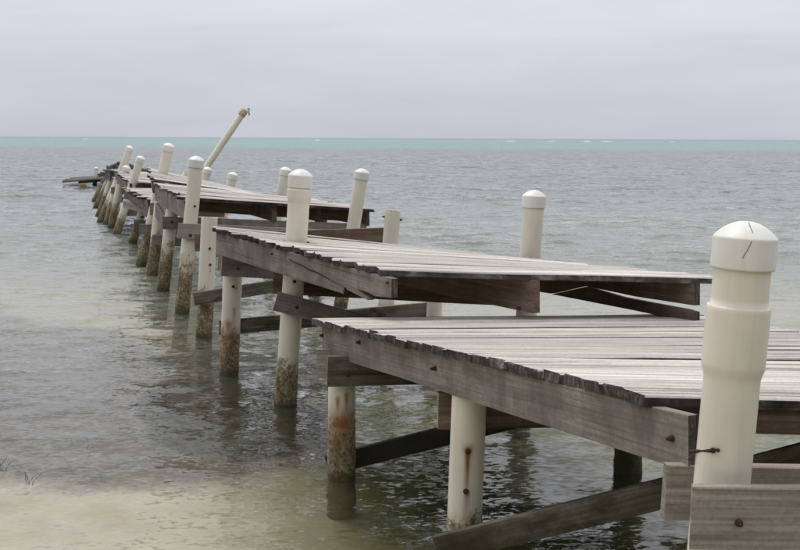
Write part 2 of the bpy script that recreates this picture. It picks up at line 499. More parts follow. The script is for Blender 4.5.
# ------------------------------------------------------------------ water
def build_water():
    m, t, out = new_mat('sea_water')
    geo = N(t, 'ShaderNodeNewGeometry')
    sp = N(t, 'ShaderNodeSeparateXYZ')
    t.links.new(geo.outputs['Position'], sp.inputs[0])
    Yc = sp.outputs['Y']

    def nzc(scl, scale, detail, rough=0.55, dist=0.0):
        mp = N(t, 'ShaderNodeMapping', inp={'Scale': scl})
        t.links.new(geo.outputs['Position'], mp.inputs[0])
        n = N(t, 'ShaderNodeTexNoise', inp={'Scale': scale, 'Detail': detail, 'Roughness': rough, 'Distortion': dist})
        t.links.new(mp.outputs[0], n.inputs['Vector'])
        return n

    def slope(src, k):
        s = N(t, 'ShaderNodeVectorMath', operation='SUBTRACT')
        s.inputs[1].default_value = (0.5, 0.5, 0.5)
        t.links.new(src.outputs['Color'], s.inputs[0])
        s2 = N(t, 'ShaderNodeVectorMath', operation='MULTIPLY')
        t.links.new(s.outputs[0], s2.inputs[0])
        if isinstance(k, (int, float)):
            s2.inputs[1].default_value = (k * 0.6, k, 0.0)
        else:
            cb = N(t, 'ShaderNodeCombineXYZ')
            t.links.new(math_n(t, 'MULTIPLY', k, 0.6), cb.inputs[0])
            t.links.new(k, cb.inputs[1])
            t.links.new(cb.outputs[0], s2.inputs[1])
        return s2.outputs[0]

    def mapr(v, a, b, c, d):
        n = N(t, 'ShaderNodeMapRange', interpolation_type='SMOOTHSTEP', inp={'From Min': a, 'From Max': b, 'To Min': c, 'To Max': d})
        t.links.new(v, n.inputs['Value'])
        return n.outputs[0]
    far = mapr(Yc, 8.0, 60.0, 0.0, 1.0)
    kA = mapr(Yc, 4.0, 45.0, 0.62, 1.25)
    kB = mapr(Yc, 4.0, 45.0, 0.85, 1.0)
    kC = mapr(Yc, 8.0, 90.0, 0.15, 1.5)
    v = slope(nzc((1.0, 1.9, 1.0), 3.0, 4.0), kA)
    for src, k in ((nzc((1.0, 1.7, 1.0), 17.0, 4.0, 0.62), kB), (nzc((0.7, 2.0, 1.0), 0.6, 5.0, 0.6), kC)):
        a = N(t, 'ShaderNodeVectorMath', operation='ADD')
        t.links.new(v, a.inputs[0])
        t.links.new(slope(src, k), a.inputs[1])
        v = a.outputs[0]
    a = N(t, 'ShaderNodeVectorMath', operation='ADD')
    t.links.new(v, a.inputs[0])
    t.links.new(geo.outputs['Normal'], a.inputs[1])
    nn = N(t, 'ShaderNodeVectorMath', operation='NORMALIZE')
    t.links.new(a.outputs[0], nn.inputs[0])
    normal = nn.outputs[0]
    fr = N(t, 'ShaderNodeFresnel', inp={'IOR': 1.333})
    t.links.new(normal, fr.inputs['Normal'])
    gl = N(t, 'ShaderNodeBsdfGlossy', inp={'Roughness': 0.07, 'Color': (1, 1, 1, 1)})
    t.links.new(normal, gl.inputs['Normal'])
    # colour of the water body itself: olive over the near shallows, grey-green over the weed further out, turquoise over the
    # pale shoal along the reef and deep blue beyond it
    big = nzc((0.35, 1.0, 1.0), 0.16, 4.0, 0.6)
    logy = math_n(t, 'LOGARITHM', math_n(t, 'MAXIMUM', Yc, 1.0), 10.0)
    body = ramp(t, [(0.18, (0.125, 0.13, 0.055)), (0.235, (0.13, 0.13, 0.105)), (0.285, (0.36, 0.37, 0.30)), (0.335, (0.15, 0.17, 0.14)), (0.42, (0.075, 0.092, 0.086)),
                    (0.565, (0.075, 0.098, 0.092)), (0.605, (0.085, 0.205, 0.175)), (0.74, (0.075, 0.20, 0.175)), (0.80, (0.06, 0.12, 0.16))])
    wob = math_n(t, 'ADD', math_n(t, 'MULTIPLY', logy, 0.25), math_n(t, 'MULTIPLY', math_n(t, 'SUBTRACT', big.outputs['Fac'], 0.5), 0.10))
    t.links.new(wob, body.inputs[0])
    df = N(t, 'ShaderNodeBsdfDiffuse')
    t.links.new(body.outputs[0], df.inputs['Color'])
    tr = N(t, 'ShaderNodeBsdfTransparent', inp={'Color': (0.95, 0.95, 0.91, 1)})
    turb = mapr(Yc, 7.0, 30.0, 0.18, 0.97)
    bm = N(t, 'ShaderNodeMixShader')
    t.links.new(turb, bm.inputs[0])
    t.links.new(tr.outputs[0], bm.inputs[1])
    t.links.new(df.outputs[0], bm.inputs[2])
    mx = N(t, 'ShaderNodeMixShader')
    t.links.new(fr.outputs[0], mx.inputs[0])
    t.links.new(bm.outputs[0], mx.inputs[1])
    t.links.new(gl.outputs[0], mx.inputs[2])
    t.links.new(mx.outputs[0], out.inputs['Surface'])

    # swell and chop as real relief; rows get coarser with distance from the beach
    ys = [-9.0]
    while ys[-1] < 700.0:
        ys.append(ys[-1] + max(0.035, 0.0068 * ys[-1]))
    ys = np.array(ys + [1000, 1500, 2500, 4500, 9000, 14000])
    cols = np.linspace(-1.0, 1.0, 441)
    cols = np.sign(cols) * (0.45 * np.abs(cols) + 0.55 * np.abs(cols) ** 3)
    half = 10.0 + 0.95 * np.clip(ys + 9.0, 0, None)
    X = cols[None, :] * half[:, None] + 0.0
    Y = np.repeat(ys[:, None], len(cols), 1)
    Z = np.zeros_like(X)
    DX, DY = np.zeros_like(X), np.zeros_like(X)
    step = np.gradient(ys)[:, None]
    ystep = np.repeat(step, len(cols), 1)
    shore = np.clip((Y + 2.0) / 26.0, 0.22, 1.0)
    gust = 0.45 + 1.1 * fbm(X * 0.09, Y * 0.13, 31, 3)
    for k in range(64):
        lam = 0.32 * (14.0 ** (k / 63.0)) * random.uniform(0.92, 1.08)
        ang = math.radians(-84 + random.gauss(0, 24))
        kx, ky = math.cos(ang) * 2 * math.pi / lam, math.sin(ang) * 2 * math.pi / lam
        amp = 0.0026 * lam ** 0.92
        fade = np.clip(lam / (ystep * 3.0) - 0.6, 0, 1) * (shore if lam > 0.8 else np.clip(shore * 1.6, 0, 1)) * gust
        ph = kx * X + ky * Y + random.uniform(0, 6.28)
        Z += amp * fade * np.sin(ph)
        q = 0.75 * amp * fade * np.cos(ph)
        DX += q * math.cos(ang)
        DY += q * math.sin(ang)
    me = grid_mesh('water', X + DX, Y + DY, Z, m)
    o = link(bpy.data.objects.new('water', me))
    o['kind'] = 'structure'


# ------------------------------------------------------------------ timber
def timber(name, p0, p1, h, th, mats, parent, up=Vector((0, 0, 1)), wob=0.004, segs=3, chamfer=0.004, skew=(0.0, 0.0), dark_sides=False):
    """a sawn board from p0 to p1 (line along its top edge middle), `h` high along `up`, `th` thick; worn edges, end grain in slot 1"""
    M = frame(p0, p1, up)
    L = (p1 - p0).length
    prof = [(-th / 2, -h), (th / 2, -h), (th / 2, -chamfer), (th / 2 - chamfer, 0), (-th / 2 + chamfer, 0), (-th / 2, -chamfer)]
    V, F, MI = [], [], []
    for i in range(segs + 1):
        x = L * i / segs
        jy, jz = random.gauss(0, wob * 0.4), random.gauss(0, wob * 0.4)
        for (a, b) in prof:
            ex = random.gauss(0, wob) if i in (0, segs) else 0.0
            sk = a * (skew[0] if i == 0 else skew[1] if i == segs else 0.0)
            V.append((x + ex + sk, a + jy + random.gauss(0, wob * 0.25), b + jz + random.gauss(0, wob * 0.25)))
    n = len(prof)
    for i in range(segs):
        for j in range(n):
            a, b = i * n + j, i * n + (j + 1) % n
            F.append((a, a + n, b + n, b)[::-1])
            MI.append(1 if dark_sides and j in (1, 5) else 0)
    F.append(tuple(range(n))[::-1])
    F.append(tuple(range(segs * n, segs * n + n)))
    MI += [1, 1]
    if not isinstance(mats, (list, tuple)):
        mats = [mats, mats]
    return mesh_obj(name, V, F, list(mats), parent, M, MI)


def outline_board(name, p0, p1, outline, th, mats, parent, up=Vector((0, 0, 1))):
    """a broken board: `outline` in (along, up) metres, counter-clockwise, extruded by its thickness"""
    M = frame(p0, p1, up)
    n = len(outline)
    V = [(x, -th / 2, z) for x, z in outline] + [(x, th / 2, z) for x, z in outline]
    F = [tuple(range(n)), tuple(range(n, 2 * n))[::-1]]
    MI = [0, 0]
    for i in range(n):
        j = (i + 1) % n
        F.append((i, i + n, j + n, j))
        MI.append(0 if abs(outline[i][0] - outline[j][0]) > 0.05 else 1)
    return mesh_obj(name, V, F, list(mats), parent, M, MI)


def bolt(pos, normal, parent, r=0.014, ln=0.03):
    r, ln = r * 0.72, ln * 0.8
    """hex bolt head on a washer, standing on a surface with `normal`"""
    z = normal.normalized()
    M = z.to_track_quat('Z', 'Y').to_matrix().to_4x4()
    M.translation = pos
    V, F = [], []

    def ring(rad, zz, k):
        b = len(V)
        for i in range(k):
            a = 2 * math.pi * i / k + 0.3
            V.append((rad * math.cos(a), rad * math.sin(a), zz))
        return b
    k = 8
    rs = [ring(r * 1.4, -0.004, k), ring(r * 1.4, 0.003, k), ring(r, 0.0045, k), ring(r, ln * 0.6, k), ring(r * 0.6, ln * 0.62, k), ring(r * 0.55, ln, k)]
    for a, b in zip(rs, rs[1:]):
        for i in range(k):
            F.append((a + i, a + (i + 1) % k, b + (i + 1) % k, b + i))
    F.append(tuple(range(rs[-1], rs[-1] + k)))
    return mesh_obj('bolt', V, F, RUST, parent, M)


# ------------------------------------------------------------------ piles
R0 = 0.084
PILES = []


def lathe(name, prof, segs, mat, parent, M, cap_top=False, fn=None):
    V, F = [], []
    for (r, z) in prof:
        for i in range(segs):
            a = 2 * math.pi * i / segs
            rr = r if fn is None else r + fn(a, z)
            V.append((rr * math.cos(a), rr * math.sin(a), z))
    for k in range(len(prof) - 1):
        for i in range(segs):
            a, b = k * segs + i, k * segs + (i + 1) % segs
            F.append((a, b, b + segs, a + segs))
    if cap_top:
        c = len(V)
        V.append((0, 0, prof[-1][1]))
        k = (len(prof) - 1) * segs
        for i in range(segs):
            F.append((k + i, k + (i + 1) % segs, c))
    return mesh_obj(name, V, F, mat, parent, M, None, True)


def pile(label, top, low, dist, cap=True, R=R0, growth=0.55, bell=None, rust=(), grime=(), bolts=(), group='capped plastic piles of the jetty',
         low_dist=None, name='pile', top_cut=0.0, open_top=False, cap_h=0.14, cat='pile', crack_cap=False):
    """a plastic pipe pile whose axis runs from `top` down through `low` and on into the sea bed"""
    T, Lw = sight(*top, dist), sight(*low, low_dist or dist)
    ax = (T - Lw).normalized()
    base = T - ax * (T.z / ax.z)                       # where the axis meets the calm water
    H = (T - base).length
    M = ax.to_track_quat('Z', 'Y').to_matrix().to_4x4()
    M.translation = base
    under = (float(seabed_depth(np.float64(base.y))) + 0.25) / ax.z
    root = thing(name, label, cat, base, group)
    Mi = M.inverted()
    c3 = Mi.to_3x3() @ (EYE - base)
    a_cam = math.atan2(c3.y, c3.x)
    near = base.y < 16
    segs = 48 if base.y < 13 else (28 if base.y < 24 else 18)
    top_z = H - (cap_h * 0.34 + 0.012 if cap else 0.0)
    st = 0.02 if near else 0.05
    zs = list(np.arange(-under, top_z, st)) + [top_z]
    sd_ = random.uniform(0, 100)

    def crust(a, z):
        g = max(0.0, 1.0 - max(z, -0.2) / max(growth, 0.05))
        if g <= 0:
            return 0.0
        p = Vector((math.cos(a) * 1.3, math.sin(a) * 1.3, z * 9 + sd_))
        p2 = Vector((math.cos(a) * 4.5, math.sin(a) * 4.5, z * 40 + sd_))
        return R * g * (0.09 * (mnoise.noise(p) + 0.4) + 0.10 * max(0, mnoise.noise(p2)))
    prof = [(R, z) for z in zs]
    if bell:                                           # a belled joint: wider above, tapering back at its lower end
        z0, z1 = H - bell[1], H - bell[0]
        prof = [(R, z) for z in zs if z < z0 - 0.03] + [(R, z0 - 0.03), (R * 1.05, z0 - 0.012), (R * 1.115, z0 + 0.004)] \
            + [(R * 1.12, z) for z in zs if z0 + 0.01 < z < z1 - 0.006] + [(R * 1.12, z1 - 0.003), (R * 1.10, z1), (R * 1.0, z1 + 0.001)] \
            + [(R, z) for z in zs if z > z1 + 0.005]
    if open_top:
        prof += [(R * 0.90, top_z + 0.001), (R * 0.89, top_z - 0.10)]
    ob = lathe('pipe', prof, segs, PIPE, root, M, fn=crust)
    me = ob.data
    nv = len(me.vertices)
    co = np.empty(nv * 3, np.float32)
    me.vertices.foreach_get('co', co)
    co = co.reshape(-1, 3)
    ang = np.arctan2(co[:, 1], co[:, 0])
    for nm, src in (('rust', rust), ('grime', grime)):
        val = np.zeros(nv, np.float32)
        for (da, h, ln, w, s) in src:                  # angle from the face seen from the beach, height, run length, half width, strength
            d = np.abs((ang - a_cam - da + math.pi) % (2 * math.pi) - math.pi) * R
            dz = h - co[:, 2]
            run = np.where(dz >= 0, np.exp(-np.clip(dz, 0, None) / ln), np.exp(-(dz / (w * 1.2)) ** 2))
            ww = w * (1.0 + 0.4 * np.clip(-dz, 0, None) / ln)
            val = np.maximum(val, s * run * np.exp(-(d / ww) ** 2))
        me.attributes.new(nm, 'FLOAT', 'POINT').data.foreach_set('value', val)
    me.attributes.new('growth', 'FLOAT', 'POINT').data.foreach_set('value', np.clip(co[:, 2] / max(growth, 0.05), -1, 3).astype(np.float32))
    if open_top:
        lathe('rim', [(R * 0.885, top_z - 0.06), (R * 0.885, top_z + 0.003), (R * 1.005, top_z + 0.003), (R * 1.005, top_z - 0.006)], segs, INNER, root, M)
        lathe('plug', [(R * 0.88, top_z - 0.015), (R * 0.5, top_z - 0.012)], segs, INNER, root, M, True)
    if cap:
        Rc = R * 1.12
        d = cap_h * 0.34
        pr = [(R * 1.0, H - cap_h + 0.001), (Rc * 0.995, H - cap_h), (Rc, H - cap_h + 0.005), (Rc * 1.003, H - d - 0.03), (Rc * 1.004, H - d - 0.012), (Rc * 1.004, H - d - 0.006), (Rc * 1.003, H - d - 0.002)]
        for f in (0.992, 0.975, 0.94, 0.87, 0.76, 0.6, 0.42, 0.22, 0.06):
            pr.append((Rc * f, H - d + d * (1 - f ** 2.2)))
        cp = lathe('cap', pr, segs, CAPM, root, M, True)
        if crack_cap:                                  # a hairline split from the crown down over the shoulder
            pts = [(Rc * 0.18, 0.30, 0), (Rc * 0.5, 0.18, 1), (Rc * 0.8, 0.26, 2), (Rc * 1.004, 0.20, 3), (Rc * 1.006, 0.10, 4), (Rc * 1.006, -0.03, 5)]
            Vk = []
            for (rr, da, k) in pts:
                zz = H - d + d * (1 - min(rr / Rc, 0.985) ** 2.2) + 0.001 if k < 3 else H - d - 0.004 - 0.026 * (k - 3)
                for sg in (-1, 1):
                    aa = a_cam + da + sg * 0.0011 / max(rr, 0.02)
                    Vk.append(((rr + 0.0008) * math.cos(aa), (rr + 0.0008) * math.sin(aa), zz))
            mesh_obj('crack', Vk, [(2 * i, 2 * i + 1, 2 * i + 3, 2 * i + 2) for i in (0, 1, 3, 4)], CRACKM, cp, M)
    for (da, h) in bolts:
        n = M.to_3x3() @ Vector((math.cos(a_cam + da), math.sin(a_cam + da), 0))
        bolt(base + ax * h + n * (R + 0.002), n, root)
    PILES.append((base, ax, R, H))
    return root, M, H


# ------------------------------------------------------------------ decks
def deck(root, FL, NL, NR, FR, pitch=0.146, th=0.040, mat=(W_PLANK, W_END), ragged=0.012, gap=0.008, skip=(), shift=None, flush=1.0):
    """lay the planks of one deck section between its left edge FL-NL and its right edge FR-NR, cutting them round the piles"""
    n = max(3, round(((NL - FL).length + (NR - FR).length) / 2 / pitch))
    done = []
    for i in range(n):
        if i in skip:
            continue
        t0, t1 = i / n, (i + 1) / n
        tm = (t0 + t1) / 2
        A, B = FL.lerp(NL, tm), FR.lerp(NR, tm)
        x = (B - A).normalized()
        A = A - x * random.gauss(0, ragged)
        B = B + x * random.gauss(0, ragged)
        along = (FL.lerp(NL, t1) - FL.lerp(NL, t0))
        along2 = (FR.lerp(NR, t1) - FR.lerp(NR, t0))
        up = x.cross((FL - NL).normalized()).normalized()
        if up.z < 0:
            up = -up
        side = up.cross(x)
        w = min(abs(along.dot(side)), abs(along2.dot(side))) - gap * random.uniform(0.3, 1.9)
        eL, eR = NL - FL, NR - FR
        skL, skR = flush * eL.dot(x) / eL.dot(side), flush * eR.dot(x) / eR.dot(side)
        lift = random.gauss(0, 0.0035)
        A = A + up * lift
        B = B + up * (lift + random.gauss(0, 0.002))
        if shift and i in shift:
            da, db, dz = shift[i]
            A, B = A - x * da + up * dz, B + x * db + up * dz
        spans = [(0.0, (B - A).length)]
        for (base, ax, R, H) in PILES:                 # leave room for piles that come up through the deck
            if abs(ax.dot(up)) < 0.2:
                continue
            s = (A - base).dot(up) / ax.dot(up)
            if s > H + 0.05 or s < 0:
                continue
            q = base + ax * s - A
            sx, sy = q.dot(x), q.dot(side)
            if abs(sy) < w / 2 + R + 0.012:
                lo, hi = sx - R - 0.018, sx + R + 0.018
                new = []
                for a, b in spans:
                    if hi < a or lo > b:
                        new.append((a, b))
                    else:
                        if lo - a > 0.05:
                            new.append((a, lo))
                        if b - hi > 0.05:
                            new.append((hi, b))
                spans = new
        for a, b in spans:
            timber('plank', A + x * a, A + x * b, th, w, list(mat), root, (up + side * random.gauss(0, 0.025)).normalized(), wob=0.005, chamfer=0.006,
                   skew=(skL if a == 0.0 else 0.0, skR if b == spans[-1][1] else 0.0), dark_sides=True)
    return n


def under(FL, NL, NR, FR, s, t, dz=0.0):
    """point s across (0 = left edge) and t along (0 = far edge) of a deck, dz above its surface"""
    p = FL.lerp(NL, t).lerp(FR.lerp(NR, t), s)
    return Vector((p.x, p.y, p.z + dz))


def board_s(name, root, a, b, h, th, mat, **kw):
    return timber(name, sight(*a), sight(*b), h, th, mat, root, **kw)


build_seabed()
build_water()


# ------------------------------------------------------------------ unseen wood behind the beach, added to darken the camera-facing pile sides
def build_unseen_shore_wood():
    nl = 26000
    cx = rng.uniform(-75, 75, nl)
    f = rng.uniform(0, 1, nl)
    cy = -8.5 - 1.2 * np.sin(cx * 0.31) - 9.0 * rng.uniform(0, 1, nl) ** 1.5
    top = 7.5 + 3.0 * fbm(cx * 0.16, cx * 0 + 3.3, 9, 4) * 2 - 2.0
    cz = 0.7 + f * top
    cy += 2.2 * (2 * f - 1) ** 2 * -1.0
    r = rng.uniform(0.22, 0.48, nl)
    a = rng.normal(size=(nl, 3))
    a /= np.linalg.norm(a, axis=1)[:, None]
    b = np.cross(a, rng.normal(size=(nl, 3)))
    b /= np.linalg.norm(b, axis=1)[:, None]
    c = np.stack([cx, cy, cz], 1)
    V = np.stack([c - a * r[:, None], c + b * r[:, None] * 0.6, c + a * r[:, None], c - b * r[:, None] * 0.6], 1).reshape(-1, 3)
    me = bpy.data.meshes.new('unseen_shore_wood')
    me.vertices.add(len(V))
    me.vertices.foreach_set('co', V.astype(np.float32).ravel())
    me.loops.add(nl * 4)
    me.polygons.add(nl)
    me.loops.foreach_set('vertex_index', np.arange(nl * 4, dtype=np.int32))
    me.polygons.foreach_set('loop_start', np.arange(0, nl * 4, 4, dtype=np.int32))
    me.update(calc_edges=True)
    me.materials.append(plain('sea_grape_leaf', ((0.035, 0.055, 0.02), (0.075, 0.11, 0.04)), 1.5, 0.6))
    o = link(bpy.data.objects.new('unseen_shore_wood', me))
    o['kind'] = 'stuff'
    o['label'], o['category'] = 'unseen dense dark green shore wood added behind the beach', 'wood'


build_unseen_shore_wood()

# ------------------------------------------------------------------ the piles, from the beach outwards
G1 = 'capped plastic piles of the jetty'
G2 = 'plastic piles holding up the decks'
G3 = 'cut-off plastic piles'
# left row
pile('thick cream pipe pile with belled joint and cracked white cap beside first deck corner', (747, 221), (722, 480), 3.27, bell=(0.255, 0.445), cap_h=0.142,
     growth=0.5, crack_cap=True, group=G1)
pile('cream pile with rust run below its bolt, under the middle of the first deck', (470, 380), (464.5, 518), 5.16, cap=False, growth=0.36,
     rust=((0.05, 0.62, 0.17, 0.011, 2.2), (0.05, 0.63, 0.03, 0.02, 1.6), (0.12, 0.42, 0.06, 0.009, 1.2)), grime=((0.6, 0.30, 0.4, 0.05, 1.5), (-0.5, 0.16, 0.1, 0.03, 1.2)), group=G2, bolts=((0.05, 0.625), (0.02, 0.43)))
pile('rust-stained cream pile under the outer corner of the first deck', (342, 361), (341.5, 487), 6.62, cap=False, growth=0.46,
     rust=((-0.3, 0.52, 0.25, 0.016, 1.1), (0.35, 0.55, 0.2, 0.014, 1.2), (0.0, 0.36, 0.09, 0.09, 1.2)), grime=((0.4, 0.64, 0.22, 0.010, 1.5), (-0.5, 0.58, 0.2, 0.006, 1.2), (0.1, 0.3, 0.15, 0.05, 1.2)), group=G2,
     bolts=((0.4, 0.66),))
pile('capped cream pile with belled top standing through the second deck', (301, 169), (284.5, 414), 8.5, bell=(0.15, 0.235), growth=0.46, cap_h=0.145,
     bolts=((0.1, 1.0),), rust=((0.25, 0.82, 0.05, 0.012, 1.0),), group=G1)
pile('cream pile with ochre crust under the outer corner of the second deck', (233, 266), (229, 371), 9.66, cap=False, growth=0.5,
     rust=((-0.25, 0.46, 0.12, 0.035, 1.1), (0.3, 0.6, 0.25, 0.012, 0.8), (0.0, 0.36, 0.1, 0.07, 0.8)), grime=((0.45, 0.82, 0.3, 0.009, 1.5), (0.35, 0.36, 0.2, 0.05, 1.3), (-0.3, 0.45, 0.15, 0.03, 1.1)), group=G2, bolts=((0.1, 0.80),))
pile('short open-topped pile with brown rim beside the second deck corner', (209.5, 218), (204, 337), 11.5, cap=False, open_top=True, growth=0.6,
     grime=((0.3, 1.0, 0.25, 0.006, 1.3), (0.4, 0.72, 0.3, 0.012, 1.5), (-0.3, 0.5, 0.2, 0.03, 1.2)), bolts=((0.2, 0.95), (0.35, 0.78)), group=G3)
pile('tall capped cream pile with rust mark at its crossbeam, by the third deck', (196.7, 156), (182, 312), 13.1, growth=0.78,
     grime=((0.2, 0.72, 0.25, 0.03, 1.1),), bolts=((0.4, 1.3), (0.2, 0.92)), group=G1)
pile('stained cream pile under the near end of the third deck', (172, 209), (163, 291), 15.0, cap=False, growth=0.8, group=G2)
pile('crusted pile under the middle of the third deck', (160.5, 200), (152, 278), 16.4, cap=False, growth=0.8, group=G2)
pile('capped pile standing through the fourth deck', (169.6, 143), (141, 266), 18.0, growth=0.75, group=G1)
pile('leaning pile under the low ragged deck, beside a rusty crossbeam', (143.5, 208), (133, 241), 21.9, cap=False, growth=0.6, group=G2)
pile('leaning capped pile in front of the low ragged deck', (141.5, 156), (116, 236), 23.4, growth=0.55, group=G1)
for lab, tp, lw, d, g in (
        ('slanting crusted pile under the near end of the fifth deck', (120, 184), (111, 229), 25.5, 0.7),
        ('slanting pile under the middle of the fifth deck', (117.5, 180), (106.5, 226), 26.3, 0.7)):
    pile(lab, tp, lw, d, cap=False, growth=g, group=G2)
pile('leaning capped pile beside the outermost ragged deck', (131, 146), (100, 223), 27.0, growth=0.7, group=G1)
pile('slanting crusted pile under the far end of the fifth deck', (112, 178), (98, 218), 29.0, cap=False, growth=0.8, group=G2)
pile('slanting pile under the near end of the outermost ragged deck', (110, 176), (95.5, 209), 32.5, cap=False, growth=0.9, group=G2)
pile('slanting pile under the far end of the outermost ragged deck', (107, 174), (93.5, 203), 35.5, cap=False, growth=0.9, group=G2)
# right row
pile('dark weed-covered pile seen beneath the first deck', (629.5, 345), (628, 470), 6.82, cap=False, growth=1.9, group=G2)
pile('capped cream pile standing through the second deck above the split joist', (534.5, 190), (526.7, 310), 8.75, growth=0.4, group=G1)
pile('cream pile stub under the back of the second deck', (435, 262), (433, 330), 10.7, cap=False, growth=0.4, group=G2)
pile('short open-topped pile with bolts in its sides behind the second deck', (392.8, 211), (388.5, 270), 11.62, cap=False, open_top=True, growth=0.4,
     bolts=((1.45, 1.25), (-1.45, 1.27), (0.5, 0.98)), group=G3)
pile('tall capped cream pile at the right end of the third deck', (362.8, 168.5), (341.3, 302), 13.72, growth=0.3, group=G1)
pile('greenish pile beneath the right side of the third deck', (322.5, 205), (318, 250), 15.3, cap=False, growth=2.2, group=G2)
pile('leaning capped pile rising behind the third deck', (286.5, 167), (280.5, 198), 17.6, growth=0.4, group=G1)
pile('small capped pile rising behind the fourth deck', (233.8, 172), (229.5, 190), 20.2, growth=0.4, group=G1)
pile('small capped pile at the foot of the long slanting pole', (208.4, 167), (204, 183), 22.5, growth=0.4, group=G1)
pile('short slanting pipe between the fourth deck and the long pole', (186.5, 172.5), (180, 183), 24.5, cap=False, R=0.065, growth=0.4, group=G3)
pile('low capped pile stub tucked behind the fifth deck', (127.5, 165.5), (124.5, 176), 26.3, growth=0.4, group=G1)
pile('tiny capped pile standing on the fallen deck in the open water', (96.5, 167), (95.5, 176), 49.5, growth=0.4, R=0.09, group=G1)
root, M, H = pile('long bare pole leaning steeply out over the water with a broken tip', (245.3, 109.5), (207.5, 165.5), 24.0, cap=False, R=0.072, growth=0.5,
                  group=None, name='leaning_pole', cat='pole')
# its broken tip: a collar, a bent strap and a scrap of rope
lathe('collar', [(0.075, H - 0.16), (0.083, H - 0.15), (0.083, H - 0.02), (0.07, H), (0.02, H + 0.01)], 14, INNER, root, M)
Vt, Ft = [], []
for k, (x, z, w) in enumerate(((0.07, 0.0, 0.022), (0.11, 0.05, 0.018), (0.13, 0.0, 0.016), (0.10, -0.10, 0.015), (0.125, -0.2, 0.02), (0.10, -0.27, 0.012))):
    p = M @ Vector((0, 0, H)) + Vector((x * 0.7, 0, z * 0.5))
    for a in range(6):
        Vt.append((p.x + w * 0.7 * math.cos(a * 1.047), p.y + w * 0.7 * math.sin(a * 1.047), p.z + w * 0.4 * math.sin(a * 2.1)))
for k in range(5):
    for a in range(6):
        Ft.append((k * 6 + a, k * 6 + (a + 1) % 6, k * 6 + 6 + (a + 1) % 6, k * 6 + 6 + a))
mesh_obj('rope', Vt, Ft, W_ROT, root)

# ------------------------------------------------------------------ first deck (nearest the beach)
GD = 'broken deck sections of the jetty'
UP = Vector((0, 0, 1))


def section(label, corners, name='deck_section'):
    c = [sight(*q) for q in corners]
    mid = sum(c, Vector()) / 4
    r = thing(name, label, 'deck', Vector((mid.x, mid.y, 0.0)), GD)
    return r, c


def bolt_s(board, u, v, y, n=Vector((-0.35, -0.9, 0.0)), r=0.014, ln=0.032):
    return bolt(sight(u, v, y), n, board, r, ln)


A, ca = section('broad level plank deck nearest the beach with thick grey side beam', ((310, 317.5, 7.02), (650, 394, 3.62), (1245, 409, 3.52), (694, 312.5, 6.98)))
deck(A, *ca)
u_ = lambda s, t, dz=-0.042: under(*ca, s, t, dz)
sideA = timber('side_beam', u_(0.034, 0.012), u_(0.016, 1.052, -0.044), 0.182, 0.042, [W_FASCIA, W_END], A, segs=6)
Ln = (ca[1] - ca[0]).normalized()
nA = Vector((Ln.y, -Ln.x, 0)).normalized()
if nA.x > 0:
    nA = -nA
for t_, dz in ((0.02, -0.11), (0.21, -0.09), (0.505, -0.12), (1.03, -0.13)):
    bolt(u_(0.034 - 0.017 * t_, t_, dz) + nA * 0.024, nA, sideA, 0.013, 0.03)
timber('joist', u_(0.5, 0.02), u_(0.5, 0.99), 0.14, 0.04, [W_BROWN, W_BROWN], A)
timber('side_beam', u_(0.93, 0.01), u_(0.93, 1.0), 0.182, 0.042, [W_BROWN, W_BROWN], A)
timber('joist', u_(0.03, 0.985), u_(0.93, 0.985), 0.09, 0.04, [W_BROWN, W_BROWN], A)
bf = board_s('crossbeam', A, (693, 485, 3.11), (1150, 491, 3.16), 0.186, 0.045, [W_BOARD, W_BOARD])
bolt_s(bf, 739, 523, 3.08, Vector((0, -1, 0)), 0.012, 0.03)
bb = board_s('crossbeam', A, (666, 464, 3.44), (1150, 470, 3.52), 0.184, 0.045, [W_BOARD, W_BOARD])
board_s('crossbeam', A, (437, 391.5, 5.31), (760, 388, 5.36), 0.184, 0.042, [W_BROWN, W_BOARD])
c1 = board_s('crossbeam', A, (327, 356, 6.48), (600, 350, 6.62), 0.184, 0.042, [W_WET, W_BOARD])
bolt_s(c1, 347.5, 375, 6.45, Vector((0, -1, 0)))
board_s('crossbeam', A, (316.5, 348.5, 6.80), (640, 346, 6.92), 0.184, 0.042, [W_BOARD, W_BOARD])
board_s('brace', A, (324.5, 455.5, 6.78), (640, 378, 6.95), 0.125, 0.04, [W_WET, W_WET])
board_s('brace', A, (433.5, 536, 4.83), (830, 436, 4.35), 0.125, 0.04, [W_WET, W_WET], segs=5)
# rod through the end of the side beam into the thick pile
pr_ = sight(690, 451.5, 3.30)
pq_ = sight(713, 450.5, 3.20)
Mr = (pq_ - pr_).to_track_quat('Z', 'Y').to_matrix().to_4x4()
Mr.translation = pr_
rod = lathe('rod', [(0.0055, 0), (0.0055, (pq_ - pr_).length)], 10, RUST, A, Mr, True)
bolt(pq_, Vector((-0.3, -1, 0)), rod, 0.0085, 0.008)
bolt(sight(718, 450.3, 3.185), Vector((-0.05, -1, 0)), rod, 0.006, 0.006)

